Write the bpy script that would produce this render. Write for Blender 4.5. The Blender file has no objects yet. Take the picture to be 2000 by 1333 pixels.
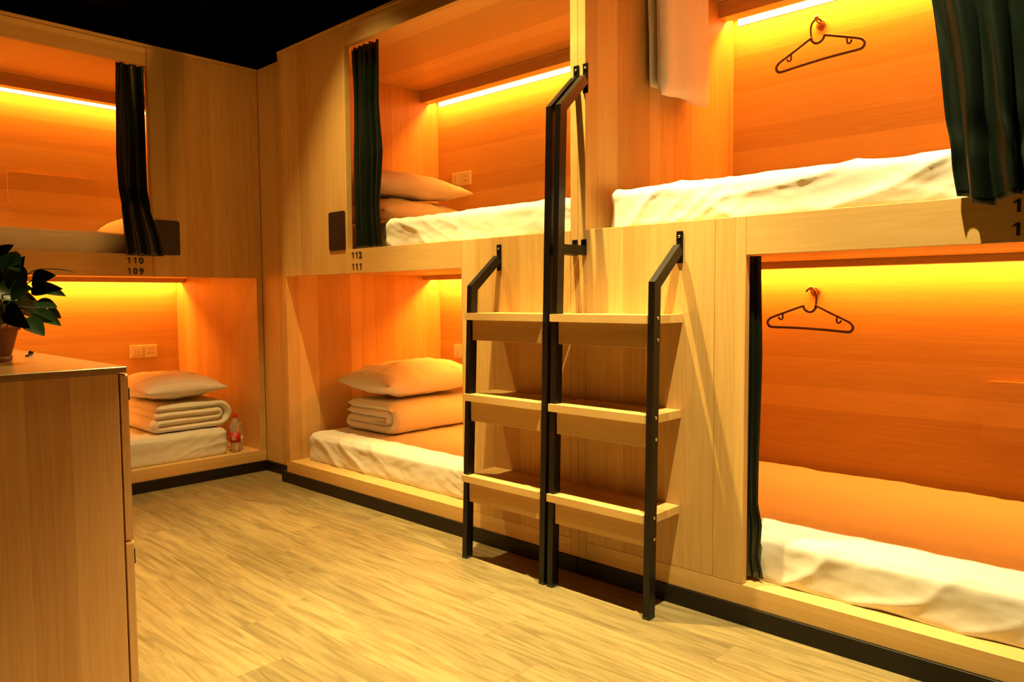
import bpy, bmesh, math, random
from mathutils import Vector, Matrix, noise
random.seed(7)
S = bpy.context.scene
COL = S.collection

# ------------------------------------------------------------ camera
YAW, PIT, ROL, FPX = math.radians(133.2214516), math.radians(-3.3156749), math.radians(-0.3995996), 1461.616
CAM = Vector((4.0829646, -2.3104409, 1.1))
F_ = Vector((math.cos(PIT)*math.cos(YAW), math.cos(PIT)*math.sin(YAW), math.sin(PIT)))
R0 = Vector((math.sin(YAW), -math.cos(YAW), 0)); U0 = R0.cross(F_)
R_ = R0*math.cos(ROL) + U0*math.sin(ROL); U_ = -R0*math.sin(ROL) + U0*math.cos(ROL)
cd = bpy.data.cameras.new('camera'); cam = bpy.data.objects.new('camera', cd); COL.objects.link(cam)
cd.sensor_width = 36.0; cd.lens = FPX/2000*36.0; cd.clip_start = .02
m = Matrix((R_, U_, -F_)).transposed().to_4x4(); m.translation = CAM
cam.matrix_world = m
S.camera = cam

# ------------------------------------------------------------ view, world, lights
S.view_settings.view_transform = 'Standard'; S.view_settings.look = 'None'
S.view_settings.gamma = 1; S.view_settings.exposure = 0.0
S.view_settings.use_curve_mapping = False
w = bpy.data.worlds.new('world'); S.world = w; w.use_nodes = True
w.node_tree.nodes['Background'].inputs[0].default_value = (1.0, .62, .28, 1)
w.node_tree.nodes['Background'].inputs[1].default_value = 0.012

SPOT_COL = (1.0, .72, .23)
LED_COL = (1.0, .305, .026)
SPOTS = [(1.0, -.58), (2.1, -.58), (3.25, -.58)]
SPOT_Z = 3.46
def spot(x, y, power, size=64, blend=.60, z=SPOT_Z, target=None, col=SPOT_COL):
    l = bpy.data.lights.new('spot_lamp', 'SPOT'); l.energy = power; l.color = col
    l.spot_size = math.radians(size); l.spot_blend = blend; l.shadow_soft_size = .022
    o = bpy.data.objects.new('spot_lamp', l); COL.objects.link(o); o.location = (x, y, z)
    if target:
        o.rotation_euler = (Vector(target)-Vector((x, y, z))).to_track_quat('-Z', 'Y').to_euler()
    return o
for (x, y), p in zip(SPOTS, (350, 850, 940)):
    spot(x, y, p, col=SPOT_COL if x < 3 else (1.0, .78, .32))
FILL_SPOTS = [(1.3, -1.6, 92, (-.346, -.35, 1.1)), (3.0, -3.2, 25, (3.0, -3.0, 0))]  # unseen spots added as orange fill for the left bunks and the room
for x, y, p, tg in FILL_SPOTS:
    spot(x, y, p, size=80, blend=1.0, col=(1.0, .42, .07), target=tg)
def led_area(p, sx, sy, aim, power):
    """warm strip in the gap behind a light box"""
    l = bpy.data.lights.new('led_light', 'AREA'); l.shape = 'RECTANGLE'; l.size = sx; l.size_y = sy
    l.energy = power; l.color = LED_COL
    o = bpy.data.objects.new('led_light', l); COL.objects.link(o); o.location = p
    z = -Vector(aim).normalized()
    xa = Vector((0, 1, 0)) if abs(aim[0]) > 1e-6 else Vector((1, 0, 0))
    ya = z.cross(xa).normalized(); xa = ya.cross(z)
    mm = Matrix((xa, ya, z)).transposed().to_4x4(); mm.translation = Vector(p); o.matrix_world = mm
LEDP = dict(U1=26, L1=38, U2=42, L2=26, U3=24, L3=29)
UL, LL = 2.14, 2.14
led_area((1.16, 1.145, 2.462), UL, .02, (0, -.12, -1), LEDP['U1'])
led_area((1.16, 1.145, 1.248), LL, .02, (0, -.12, -1), LEDP['L1'])
led_area((3.374, 1.145, 2.462), UL, .02, (0, -.12, -1), LEDP['U2'])
led_area((3.374, 1.145, 1.248), LL, .02, (0, -.12, -1), LEDP['L2'])
led_area((-1.491, -1.025, 2.462), UL, .02, (.12, 0, -1), LEDP['U3'])
led_area((-1.491, -1.025, 1.248), LL, .02, (.12, 0, -1), LEDP['L3'])

# ------------------------------------------------------------ materials
def newmat(name):
    m = bpy.data.materials.new(name); m.use_nodes = True
    nt = m.node_tree; b = nt.nodes['Principled BSDF']
    return m, nt, b
def N(nt, t, **kw):
    n = nt.nodes.new(t)
    for k, v in kw.items(): setattr(n, k, v)
    return n
def mathn(nt, op, a, b=None, c=None):
    n = N(nt, 'ShaderNodeMath', operation=op)
    for i, v in enumerate((a, b, c)):
        if v is None: continue
        if isinstance(v, (int, float)): n.inputs[i].default_value = v
        else: nt.links.new(v, n.inputs[i])
    return n.outputs[0]
def mixc(nt, fac, a, b, mode='MIX'):
    n = N(nt, 'ShaderNodeMix', data_type='RGBA', blend_type=mode)
    for i, v in ((0, fac), (6, a), (7, b)):
        if isinstance(v, (int, float)): n.inputs[i].default_value = v
        elif isinstance(v, tuple): n.inputs[i].default_value = v if len(v) == 4 else v+(1,)
        else: nt.links.new(v, n.inputs[i])
    return n.outputs[2]
WOODS = {}
def wood(grain, across, strip=.11, tone=1.0, rough=.42, light=(.69, .455, .18), dark=(.43, .225, .06), contrast=1.0, key=''):
    """laminated ash boards: grain = axis the fibres run along, across = axis the boards are set side by side"""
    k = (grain, across, strip, tone, rough, light, dark, contrast, key)
    if k in WOODS: return WOODS[k]
    m, nt, b = newmat('ash_wood_' + 'xyz'[grain] + 'xyz'[across])
    L = nt.links
    tc = N(nt, 'ShaderNodeTexCoord'); sep = N(nt, 'ShaderNodeSeparateXYZ'); L.new(tc.outputs['Object'], sep.inputs[0])
    g, a = sep.outputs[grain], sep.outputs[across]
    wv = N(nt, 'ShaderNodeTexNoise'); wv.inputs['Scale'].default_value = .9; wv.inputs['Detail'].default_value = 1
    L.new(tc.outputs['Object'], wv.inputs['Vector'])
    # irregular board widths
    a2 = mathn(nt, 'MULTIPLY', a, 1/strip)
    wob = mathn(nt, 'MULTIPLY', mathn(nt, 'SINE', mathn(nt, 'MULTIPLY', a, 2.1/strip*.7)), .28)
    a3 = mathn(nt, 'ADD', a2, wob)
    idx = mathn(nt, 'FLOOR', a3)
    wn = N(nt, 'ShaderNodeTexWhiteNoise', noise_dimensions='1D'); L.new(idx, wn.inputs['W'])
    # fibres
    cmb = N(nt, 'ShaderNodeCombineXYZ')
    L.new(mathn(nt, 'MULTIPLY', g, 1.1), cmb.inputs[0]); L.new(mathn(nt, 'MULTIPLY', a, 75), cmb.inputs[1]); L.new(mathn(nt, 'MULTIPLY', idx, 3.7), cmb.inputs[2])
    n1 = N(nt, 'ShaderNodeTexNoise'); n1.inputs['Scale'].default_value = 1.6; n1.inputs['Detail'].default_value = 5; n1.inputs['Roughness'].default_value = .62
    n1.inputs['Distortion'].default_value = .3
    L.new(cmb.outputs[0], n1.inputs['Vector'])
    # broad growth bands, cathedral like
    cm2 = N(nt, 'ShaderNodeCombineXYZ')
    L.new(mathn(nt, 'MULTIPLY', g, .55), cm2.inputs[0]); L.new(mathn(nt, 'MULTIPLY', a, 14), cm2.inputs[1]); L.new(mathn(nt, 'MULTIPLY', idx, 9.1), cm2.inputs[2])
    n2 = N(nt, 'ShaderNodeTexNoise'); n2.inputs['Scale'].default_value = 1.3; n2.inputs['Detail'].default_value = 3
    n2.inputs['Distortion'].default_value = .8
    L.new(cm2.outputs[0], n2.inputs['Vector'])
    ring = mathn(nt, 'ABSOLUTE', mathn(nt, 'SINE', mathn(nt, 'MULTIPLY', n2.outputs[0], 26)))
    f = mathn(nt, 'MULTIPLY', n1.outputs[0], .55*contrast)
    f = mathn(nt, 'ADD', f, mathn(nt, 'MULTIPLY', mathn(nt, 'SUBTRACT', wn.outputs[0], .5), .72*contrast))
    f = mathn(nt, 'ADD', f, mathn(nt, 'MULTIPLY', mathn(nt, 'SUBTRACT', ring, .6), .20*contrast))
    f = mathn(nt, 'ADD', f, mathn(nt, 'MULTIPLY', mathn(nt, 'SUBTRACT', wv.outputs[0], .5), .3))
    cl = N(nt, 'ShaderNodeClamp'); L.new(mathn(nt, 'ADD', f, .10), cl.inputs[0])
    l2 = tuple(c*tone for c in light); d2 = tuple(c*tone for c in dark)
    col = mixc(nt, cl.outputs[0], l2, d2)
    L.new(col, b.inputs['Base Color']); b.inputs['Roughness'].default_value = rough
    b.inputs['Specular IOR Level'].default_value = .35
    bp = N(nt, 'ShaderNodeBump'); bp.inputs['Strength'].default_value = .08; bp.inputs['Distance'].default_value = .002
    L.new(n1.outputs[0], bp.inputs['Height']); L.new(bp.outputs[0], b.inputs['Normal'])
    WOODS[k] = m
    return m
def plain(name, col, rough=.5, metal=0, noise_amt=.08, scale=30, spec=.5, sheen=0, bump=0, bscale=200, trans=0, emis=None, estr=0):
    m, nt, b = newmat(name); L = nt.links
    tc = N(nt, 'ShaderNodeTexCoord'); n = N(nt, 'ShaderNodeTexNoise'); n.inputs['Scale'].default_value = scale; n.inputs['Detail'].default_value = 3
    L.new(tc.outputs['Object'], n.inputs['Vector'])
    c1 = tuple(max(0, c*(1-noise_amt)) for c in col); c2 = tuple(min(1, c*(1+noise_amt)) for c in col)
    L.new(mixc(nt, n.outputs[0], c1, c2), b.inputs['Base Color'])
    b.inputs['Roughness'].default_value = rough; b.inputs['Metallic'].default_value = metal
    b.inputs['Specular IOR Level'].default_value = spec
    b.inputs['Sheen Weight'].default_value = sheen
    b.inputs['Transmission Weight'].default_value = trans
    if emis: b.inputs['Emission Color'].default_value = emis+(1,); b.inputs['Emission Strength'].default_value = estr
    if bump:
        n2 = N(nt, 'ShaderNodeTexNoise'); n2.inputs['Scale'].default_value = bscale; n2.inputs['Detail'].default_value = 2
        L.new(tc.outputs['Object'], n2.inputs['Vector'])
        bp = N(nt, 'ShaderNodeBump'); bp.inputs['Strength'].default_value = bump; bp.inputs['Distance'].default_value = .002
        L.new(n2.outputs[0], bp.inputs['Height']); L.new(bp.outputs[0], b.inputs['Normal'])
    return m
def floor_mat():
    m, nt, b = newmat('plank_flooring'); L = nt.links
    tc = N(nt, 'ShaderNodeTexCoord'); sep = N(nt, 'ShaderNodeSeparateXYZ'); L.new(tc.outputs['Object'], sep.inputs[0])
    W, LEN = .165, 1.22
    row = mathn(nt, 'FLOOR', mathn(nt, 'MULTIPLY', sep.outputs[1], 1/W))
    wr = N(nt, 'ShaderNodeTexWhiteNoise', noise_dimensions='1D'); L.new(row, wr.inputs['W'])
    xs = mathn(nt, 'ADD', mathn(nt, 'MULTIPLY', sep.outputs[0], 1/LEN), mathn(nt, 'MULTIPLY', wr.outputs[0], 7))
    colid = mathn(nt, 'FLOOR', xs)
    c = N(nt, 'ShaderNodeCombineXYZ'); L.new(row, c.inputs[0]); L.new(colid, c.inputs[1])
    wn = N(nt, 'ShaderNodeTexWhiteNoise', noise_dimensions='2D'); L.new(c.outputs[0], wn.inputs['Vector'])
    fx = mathn(nt, 'FRACT', xs); fy = mathn(nt, 'FRACT', mathn(nt, 'MULTIPLY', sep.outputs[1], 1/W))
    def edge(fr, wd):
        a = mathn(nt, 'LESS_THAN', fr, wd); return a
    seam = mathn(nt, 'MAXIMUM', edge(fx, .0022), edge(fy, .014))
    g = N(nt, 'ShaderNodeCombineXYZ')
    L.new(mathn(nt, 'MULTIPLY', sep.outputs[0], 2.0), g.inputs[0]); L.new(mathn(nt, 'MULTIPLY', sep.outputs[1], 22), g.inputs[1])
    L.new(mathn(nt, 'MULTIPLY', mathn(nt, 'ADD', wn.outputs[0], 0), 40), g.inputs[2])
    n1 = N(nt, 'ShaderNodeTexNoise'); n1.inputs['Scale'].default_value = 1.2; n1.inputs['Detail'].default_value = 5; n1.inputs['Roughness'].default_value = .5; n1.inputs['Distortion'].default_value = 1.6
    L.new(g.outputs[0], n1.inputs['Vector'])
    n2 = N(nt, 'ShaderNodeTexNoise'); n2.inputs['Scale'].default_value = 5; n2.inputs['Detail'].default_value = 6; n2.inputs['Roughness'].default_value = .75
    g2 = N(nt, 'ShaderNodeCombineXYZ')
    L.new(mathn(nt, 'MULTIPLY', sep.outputs[0], 1.6), g2.inputs[0]); L.new(mathn(nt, 'MULTIPLY', sep.outputs[1], 9), g2.inputs[1]); L.new(mathn(nt, 'MULTIPLY', wn.outputs[0], 13), g2.inputs[2])
    L.new(g2.outputs[0], n2.inputs['Vector'])
    kn = N(nt, 'ShaderNodeValToRGB'); L.new(n2.outputs[0], kn.inputs[0])
    kn.color_ramp.elements[0].position = .54; kn.color_ramp.elements[0].color = (0, 0, 0, 1)
    kn.color_ramp.elements[1].position = .72; kn.color_ramp.elements[1].color = (1, 1, 1, 1)
    gr = N(nt, 'ShaderNodeValToRGB'); L.new(n1.outputs[0], gr.inputs[0])
    gr.color_ramp.elements[0].position = .30; gr.color_ramp.elements[0].color = (.155, .118, .052, 1)
    gr.color_ramp.elements[1].position = .62; gr.color_ramp.elements[1].color = (.29, .225, .112, 1)
    tone = mathn(nt, 'ADD', mathn(nt, 'MULTIPLY', wn.outputs[0], .3), .82)
    cc = N(nt, 'ShaderNodeCombineXYZ')
    for i in range(3): L.new(tone, cc.inputs[i])
    col = mixc(nt, 1.0, gr.outputs[0], cc.outputs[0], 'MULTIPLY')
    col = mixc(nt, mathn(nt, 'MULTIPLY', kn.outputs[0], .5), col, (.15, .11, .05))
    col = mixc(nt, mathn(nt, 'MULTIPLY', seam, .55), col, (.16, .10, .05))
    L.new(col, b.inputs['Base Color']); b.inputs['Roughness'].default_value = .42; b.inputs['Specular IOR Level'].default_value = .3
    bp = N(nt, 'ShaderNodeBump'); bp.inputs['Strength'].default_value = .15; bp.inputs['Distance'].default_value = .002
    L.new(n1.outputs[0], bp.inputs['Height']); L.new(bp.outputs[0], b.inputs['Normal'])
    return m
M_floor = floor_mat()
M_black = plain('black_paint', (.012, .012, .014), .8)
M_wallb = plain('dark_wall_paint', (.018, .017, .018), .85)
M_steel = plain('black_powder_coated_steel', (.004, .003, .003), .35, .0, .2, 60, .35)
M_plinth = plain('black_plinth', (.010, .007, .005), .45, 0, .2, 20, .3)
M_cloth = plain('white_cotton', (.70, .68, .65), .85, 0, .03, 8, .2, .15, .25, 500)
M_pillow = plain('white_pillow_cotton', (.80, .76, .70), .85, 0, .03, 8, .2, .15, .25, 500)
M_towel = plain('white_terry', (.80, .76, .70), .95, 0, .05, 60, .1, .3, .8, 350)
M_sat = plain('dark_green_satin', (.004, .009, .0055), .29, 0, .3, 12, .6, .0, .08, 300)
M_plate = plain('white_plastic', (.72, .68, .60), .4)
M_hole = plain('dark_socket_hole', (.05, .04, .03), .6)
M_ink = plain('black_lettering', (.012, .008, .006), .5)
M_sign = plain('black_sign_board', (.020, .011, .010), .35)
M_signtext = plain('grey_sign_text', (.040, .026, .022), .5)
M_hang = plain('dark_brown_plastic', (.055, .016, .008), .35)
M_bronze = plain('copper_metal', (.45, .22, .10), .28, .9)
M_chrome = plain('chrome', (.75, .70, .62), .25, 1)
M_led = plain('led_diffuser', (.9, .6, .3), .5, emis=(1.0, .62, .28), estr=4)
M_lens = plain('spot_lens', (.9, .8, .6), .3, emis=(1.0, .72, .32), estr=30)
M_pot = plain('terracotta', (.17, .07, .03), .75, 0, .2, 25, .3, 0, .3, 80)
M_soil = plain('potting_soil', (.03, .018, .01), .95, 0, .5, 60, .2, 0, 1, 100)
M_leaf = plain('pothos_leaf', (.010, .032, .008), .38, 0, .35, 25, .5)
M_stem = plain('leaf_stem', (.05, .07, .02), .5)
M_red = plain('red_plastic', (.55, .015, .012), .4)
M_label = plain('red_bottle_label', (.60, .02, .015), .45)
M_labelw = plain('white_label', (.75, .72, .66), .5)
M_pet = plain('clear_plastic_bottle', (.85, .80, .74), .12, 0, .02, 10, .5, trans=.72)
W_v = wood(2, 0)            # vertical grain, boards along x
W_vy = wood(2, 1)           # vertical grain on walls that run in y
W_hx = wood(0, 2, .14, contrast=.72)      # horizontal grain
W_hy = wood(1, 2, .14, contrast=.72)
W_cx = wood(0, 1, .16, contrast=.72)      # ceilings and tops, grain along x
W_cy = wood(1, 0, .16, contrast=.72)
W_cabs = wood(2, 1, .13, .86, .45, (.78, .45, .19), (.50, .225, .075), 1.0, 'cab')
W_cabt = wood(0, 1, .16, .86, .30, (.36, .195, .075), (.26, .125, .042), .7, 'cab')

# ------------------------------------------------------------ builders
def empty(name, loc=(0, 0, 0), label=None, cat=None, group=None):
    o = bpy.data.objects.new(name, None); COL.objects.link(o); o.location = loc; o.empty_display_size = .1
    tag(o, label, cat, group); return o
def tag(o, label=None, cat=None, group=None, kind=None):
    if label: o['label'] = label
    if cat: o['category'] = cat
    if group: o['group'] = group
    if kind: o['kind'] = kind
    return o
def worldloc(o):
    v = Vector((0, 0, 0))
    while o: v += o.location; o = o.parent
    return v
def link(name, bm, mat, parent=None, smooth=False, origin=None):
    """bm in world coordinates -> object whose local frame sits at the parent's (or the given) origin"""
    off = worldloc(parent) if parent else Vector(origin or (0, 0, 0))
    bmesh.ops.recalc_face_normals(bm, faces=bm.faces[:])
    for v in bm.verts: v.co -= off
    me = bpy.data.meshes.new(name); bm.to_mesh(me); bm.free()
    if smooth:
        for p in me.polygons: p.use_smooth = True
    me.materials.append(mat)
    o = bpy.data.objects.new(name, me); COL.objects.link(o)
    if parent: o.parent = parent
    else: o.location = off
    return o
def addbox(bm, x0, x1, y0, y1, z0, z1, bev=.0012, seg=1):
    x0, x1 = min(x0, x1), max(x0, x1); y0, y1 = min(y0, y1), max(y0, y1); z0, z1 = min(z0, z1), max(z0, z1)
    r = bmesh.ops.create_cube(bm, size=1)
    vs = r['verts']
    for v in vs:
        v.co = Vector((x0+(v.co.x+.5)*(x1-x0), y0+(v.co.y+.5)*(y1-y0), z0+(v.co.z+.5)*(z1-z0)))
    if bev > 0 and min(x1-x0, y1-y0, z1-z0) > 2.5*bev:
        es = list({e for v in vs for e in v.link_edges})
        bmesh.ops.bevel(bm, geom=es, offset=bev, segments=seg, affect='EDGES', profile=.5)
    return bm
def boxes(name, lst, mat, parent=None, bev=.0012, smooth=False):
    bm = bmesh.new()
    for b in lst: addbox(bm, *b, bev=bev)
    return link(name, bm, mat, parent, smooth)
def tube(bm, pts, r, n=8, closed=False):
    """round tube through points"""
    pts = [Vector(p) for p in pts]; rings = []
    k = len(pts)
    up = Vector((0, 0, 1))
    prev = None
    for i, p in enumerate(pts):
        if closed: t = (pts[(i+1) % k]-pts[i-1])
        else: t = pts[min(i+1, k-1)]-pts[max(i-1, 0)]
        t.normalize()
        if prev is None:
            a = t.cross(up)
            if a.length < .1: a = t.cross(Vector((1, 0, 0)))
        else:
            a = prev - t*prev.dot(t)
        a.normalize(); prev = a; b = t.cross(a)
        rr = r[i] if isinstance(r, (list, tuple)) else r
        rings.append([bm.verts.new(p+(a*math.cos(2*math.pi*j/n)+b*math.sin(2*math.pi*j/n))*rr) for j in range(n)])
    m_ = k if closed else k-1
    for i in range(m_):
        A, B = rings[i], rings[(i+1) % k]
        for j in range(n): bm.faces.new((A[j], A[(j+1) % n], B[(j+1) % n], B[j]))
    if not closed:
        bm.faces.new(rings[0][::-1]); bm.faces.new(rings[-1])
    return bm
def lathe(bm, prof, c, n=28):
    rings = []
    for r, z in prof:
        rings.append([bm.verts.new((c[0]+r*math.cos(2*math.pi*j/n), c[1]+r*math.sin(2*math.pi*j/n), c[2]+z)) for j in range(n)])
    for A, B in zip(rings, rings[1:]):
        for j in range(n): bm.faces.new((A[j], A[(j+1) % n], B[(j+1) % n], B[j]))
    bm.faces.new(rings[0][::-1]); bm.faces.new(rings[-1])
    return bm
def prism(bm, poly, axis, a0, a1):
    """polygon in the two other axes, extruded along axis"""
    def P(p, a):
        if axis == 0: return (a, p[0], p[1])
        if axis == 1: return (p[0], a, p[1])
        return (p[0], p[1], a)
    A = [bm.verts.new(P(p, a0)) for p in poly]; B = [bm.verts.new(P(p, a1)) for p in poly]
    k = len(poly)
    for i in range(k): bm.faces.new((A[i], A[(i+1) % k], B[(i+1) % k], B[i]))
    bm.faces.new(A[::-1]); bm.faces.new(B)
    return bm
def rrect(x0, x1, z0, z1, r, n=5):
    out = []
    for cx, cz, a0 in ((x1-r, z1-r, 0), (x0+r, z1-r, 90), (x0+r, z0+r, 180), (x1-r, z0+r, 270)):
        for i in range(n+1):
            a = math.radians(a0+90*i/n); out.append((cx+r*math.cos(a), cz+r*math.sin(a)))
    return out
def nz(x, y, z): return noise.noise(Vector((x, y, z)))
def fbm(x, y, z, o=3):
    s = 0; a = 1
    for i in range(o): s += a*nz(x*2**i, y*2**i, z*2**i+7*i); a *= .5
    return s

# ------------------------------------------------------------ room shell
def struct(name, bm, mat): return tag(link(name, bm, mat), kind='structure')
struct('floor', addbox(bmesh.new(), -1.7, 6.5, -5.2, 1.4, -.05, 0, 0), M_floor)
struct('ceiling', addbox(bmesh.new(), -1.7, 6.5, -5.2, 1.4, 3.8, 3.85, 0), M_black)
struct('wall_back', addbox(bmesh.new(), -1.7, 6.5, 1.26, 1.4, 0, 3.8, 0), M_wallb)
struct('wall_left', addbox(bmesh.new(), -1.76, -1.62, -5.2, 1.26, 0, 3.8, 0), M_wallb)
struct('wall_right', addbox(bmesh.new(), 6.5, 6.6, -5.2, 1.4, 0, 3.8, 0), plain('beige_wall_paint', (.30, .22, .14), .8))
struct('wall_front', addbox(bmesh.new(), -1.7, 6.5, -5.3, -5.2, 0, 3.8, 0), plain('beige_wall_paint_front', (.30, .22, .14), .8))
# dark services under the ceiling
bm = bmesh.new(); addbox(bm, -1.60, -1.42, -5.1, 1.2, 3.06, 3.2, .004)
tag(link('ventilation_duct', bm, plain('grey_black_duct', (.035, .034, .036), .6)), 'black rectangular duct running under the dark ceiling above the left bunks', 'duct')
bm = bmesh.new(); tube(bm, [(-1.5, .55, 3.02), (1.2, -1.6, 3.02)], .035, 12)
tag(link('ceiling_pipe', bm, M_black, smooth=True), 'thin black pipe crossing diagonally below the dark ceiling', 'pipe')

# ------------------------------------------------------------ track spotlights and added fill spots (above the frame)
def spotlight(x, y, lab):
    t = empty('track_spotlight', (x, y, SPOT_Z+.02), lab, 'spotlight', 'track spotlights above the aisle')
    bm = bmesh.new(); lathe(bm, [(.034, .0), (.040, .002), (.040, .12), (.030, .135), (.006, .14)], (x, y, SPOT_Z+.012), 24); link('lamp_housing', bm, M_steel, t, True)
    bm = bmesh.new(); lathe(bm, [(.030, .0), (.030, .004)], (x, y, SPOT_Z+.03), 24); link('lens', bm, M_lens, t)
    bm = bmesh.new(); tube(bm, [(x, y, SPOT_Z+.14), (x, y, SPOT_Z+.325)], .008, 8); link('stem', bm, M_steel, t, True)
for (x, y), lab in zip(SPOTS, ('black track spotlight above the front of the middle bunk unit', 'black track spotlight above the two ladders', 'black track spotlight above the front of the right bunk unit')): spotlight(x, y, lab)
for (x, y, p, tg), lab in zip(FILL_SPOTS, ('added black fill spotlight over the aisle near the cabinet', 'added black fill spotlight on the track behind the camera')): spotlight(x, y, lab)  # housings for the added fill lamps
tag(boxes('lighting_track', [(-.5, 4.6, -.595, -.565, 3.77, 3.8)], M_steel), 'long black lighting track fixed along the ceiling above the bunks', 'track')
tag(boxes('lighting_track', [(-.5, 4.6, -3.215, -3.185, 3.77, 3.8)], M_steel), 'long black lighting track fixed along the ceiling in the middle of the room for an added fill spotlight', 'track')
tag(boxes('lighting_track', [(.6, 2.0, -1.615, -1.585, 3.77, 3.8)], M_steel), 'short black lighting track fixed to the ceiling near the left bunks for an added fill spotlight', 'track')

# ------------------------------------------------------------ bunk modules
W, Dp = 2.217, 1.2
ZK, ZL, ZB, ZP, ZO, ZT = .065, .135, 1.234, 1.36, 2.416, 2.537
class Bay:
    def __init__(s, kind, lw):
        s.kind = kind; s.lw = lw
    def T(s, u0, u1, v0, v1, z0, z1):
        if s.kind == 'A': return (.05+u0, .05+u1, v0, v1, z0, z1)
        if s.kind == 'B': return (4.484-u0, 4.484-u1, v0, v1, z0, z1)
        return (-.346-v0, -.346-v1, .085-u0, .085-u1, z0, z1)
    def P(s, u, v, z):
        if s.kind == 'A': return Vector((.05+u, v, z))
        if s.kind == 'B': return Vector((4.484-u, v, z))
        return Vector((-.346-v, .085-u, z))
def text_mesh(txt, size, depth, mat, name, parent, pos, face, bold=.0016, spacing=1.0, xs=1.0):
    cu = bpy.data.curves.new('t', 'FONT'); cu.body = txt; cu.size = size; cu.extrude = depth; cu.offset = bold; cu.space_character = spacing
    cu.resolution_u = 4
    to = bpy.data.objects.new('t', cu); COL.objects.link(to)
    dg = bpy.context.evaluated_depsgraph_get(); dg.update()
    me = bpy.data.meshes.new_from_object(to.evaluated_get(dg)); bpy.data.objects.remove(to); bpy.data.curves.remove(cu)
    if face == 'y': R = Matrix(((1*xs, 0, 0), (0, 0, -1), (0, 1, 0)))      # reads from -y
    else: R = Matrix(((0, 0, 1), (1*xs, 0, 0), (0, 1, 0)))                  # reads from +x
    off = worldloc(parent)
    for v in me.vertices: v.co = R @ v.co + Vector(pos) - off
    me.materials.clear(); me.materials.append(mat); me.name = name
    o = bpy.data.objects.new(name, me); COL.objects.link(o); o.parent = parent
    return o
def one(kind, t, i, z):
    poly = [(.0115, 0), (.0195, 0), (.0195, .0335), (.0125, .0335), (.0035, .0275), (.0035, .0225), (.0115, .0255)]
    if kind in 'AB':
        x = {'A': .757, 'B': 3.690}[kind]+i*.0335; bm = prism(bmesh.new(), [(x+p, z+q) for p, q in poly], 1, -.0014, -.0003)
    else:
        bm = prism(bmesh.new(), [(-.728+i*.0335+p, z-.004+q) for p, q in poly], 0, -.3458, -.3446)
    link('number_digit', bm, M_ink, t)
def build_bay(kind, label, lw, nums):
    b = Bay(kind, lw); T = b.T; side = (kind == 'C')
    org = b.P(W/2, 0, 0)
    t = empty('bunk_bed_unit', org, label, 'bunk bed', 'built-in wooden bunk units')
    WV = W_vy if side else W_v          # vertical grain, front faces
    WS = W_v if side else W_vy          # vertical grain, side walls
    WH = W_hy if side else W_hx         # horizontal grain
    WC = W_cy if side else W_cx
    # side walls
    def part(name, lst, mat, bev=.0012): return boxes(name, [T(*q) for q in lst], mat, t, bev)
    def slab(name, q, mat): return part(name, [q], mat)
    slab('side_panel', (0, .04, 0.0, Dp+.02, ZL, ZT-.018), WS)
    slab('side_panel', (W-.037, W-.0005, 0, Dp+.02, ZK, ZT-.018), WS)
    slab('back_panel', (.04, W-.037, Dp, Dp+.018, ZL, ZT-.018), WH)
    slab('roof_panel', (0, W, -.003, Dp+.02, ZT-.018, ZT), WC)
    slab('ceiling_panel', (.04, W-.037, .034, Dp, ZT-.036, ZT-.019), WC)
    # upper front: closed board beside the opening and rail above it
    part('front_panel', [(.041, .085, 0, .034, ZB, ZT-.019), (.0862, .67, 0, .034, ZB, ZT-.019)], WV)
    slab('top_rail', (.671, W-.038, 0.004, .034, ZO, ZT-.019), WH)
    slab('bed_rail', (.671, lw, 0, .03, ZB, ZP), WH)
    # lower front panel behind the ladder
    part('ladder_panel', [(lw+.001, lw+.111, 0, .03, ZL+.001, ZP), (lw+.1122, W-.038, 0, .03, ZL+.001, ZP)], WV)
    slab('bed_platform', (.04, W-.037, .031, Dp, 1.255, ZP-.004), WC)
    slab('base_board', (0, W-.038, 0, Dp, ZK, ZL), WH)
    e = -.05 if kind == 'A' else 0
    slab('plinth', (e, W-.002, -.008, .05, 0, ZK), M_plinth)
    # light boxes with their strips
    for z0, z1, zs, hs in ((2.427, 2.4995, 2.425, .030), (1.225, 1.2545, 1.232, .018)):
        lb = slab('light_box', (.04, W-.037, 1.045, 1.117, z0, z1), WH)
        s = boxes('led_strip', [T(.06, W-.06, 1.192, 1.1995, zs, zs+hs)], M_led, lb, 0)
    # number lettering, one part per digit
    for row, (txt, z) in enumerate(zip(nums, (1.311, 1.251))):
        for i, ch in enumerate(txt):
            if ch == '1':
                one(kind, t, i, z); continue
            if kind == 'A': text_mesh(ch, .048, .0006, M_ink, 'number_digit', t, (.757+i*.0335, -.0008, z), 'y', .0022)
            elif kind == 'B': text_mesh(ch, .048, .0006, M_ink, 'number_digit', t, (3.690+i*.0335, -.0008, z), 'y', .0022)
            else: text_mesh(ch, .048, .0006, M_ink, 'number_digit', t, (-.3452, -.728+i*.0335, z-.004), 'x', .0022)
    return t, b
T1, B1 = build_bay('A', 'wooden bunk unit in the middle, numbered 112 over 111', 1.55, ('112', '111'))
T2, B2 = build_bay('B', 'wooden bunk unit nearest on the right, beyond the ladders', 1.522, ('114', '113'))
T3, B3 = build_bay('C', 'wooden bunk unit along the left wall, numbered 110 over 109', 1.55, ('110', '109'))
# corner filler
f = empty('corner_filler_panel', (-.15, .09, 0), 'narrow wooden panel filling the corner between the left and middle bunks', 'panel')
boxes('panel_board', [(-.3455, .049, .0865, .105, ZK, ZT)], W_v, f)
boxes('plinth', [(-.337, .049, .078, .0975, 0, ZK-.001)], M_plinth, f)
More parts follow.
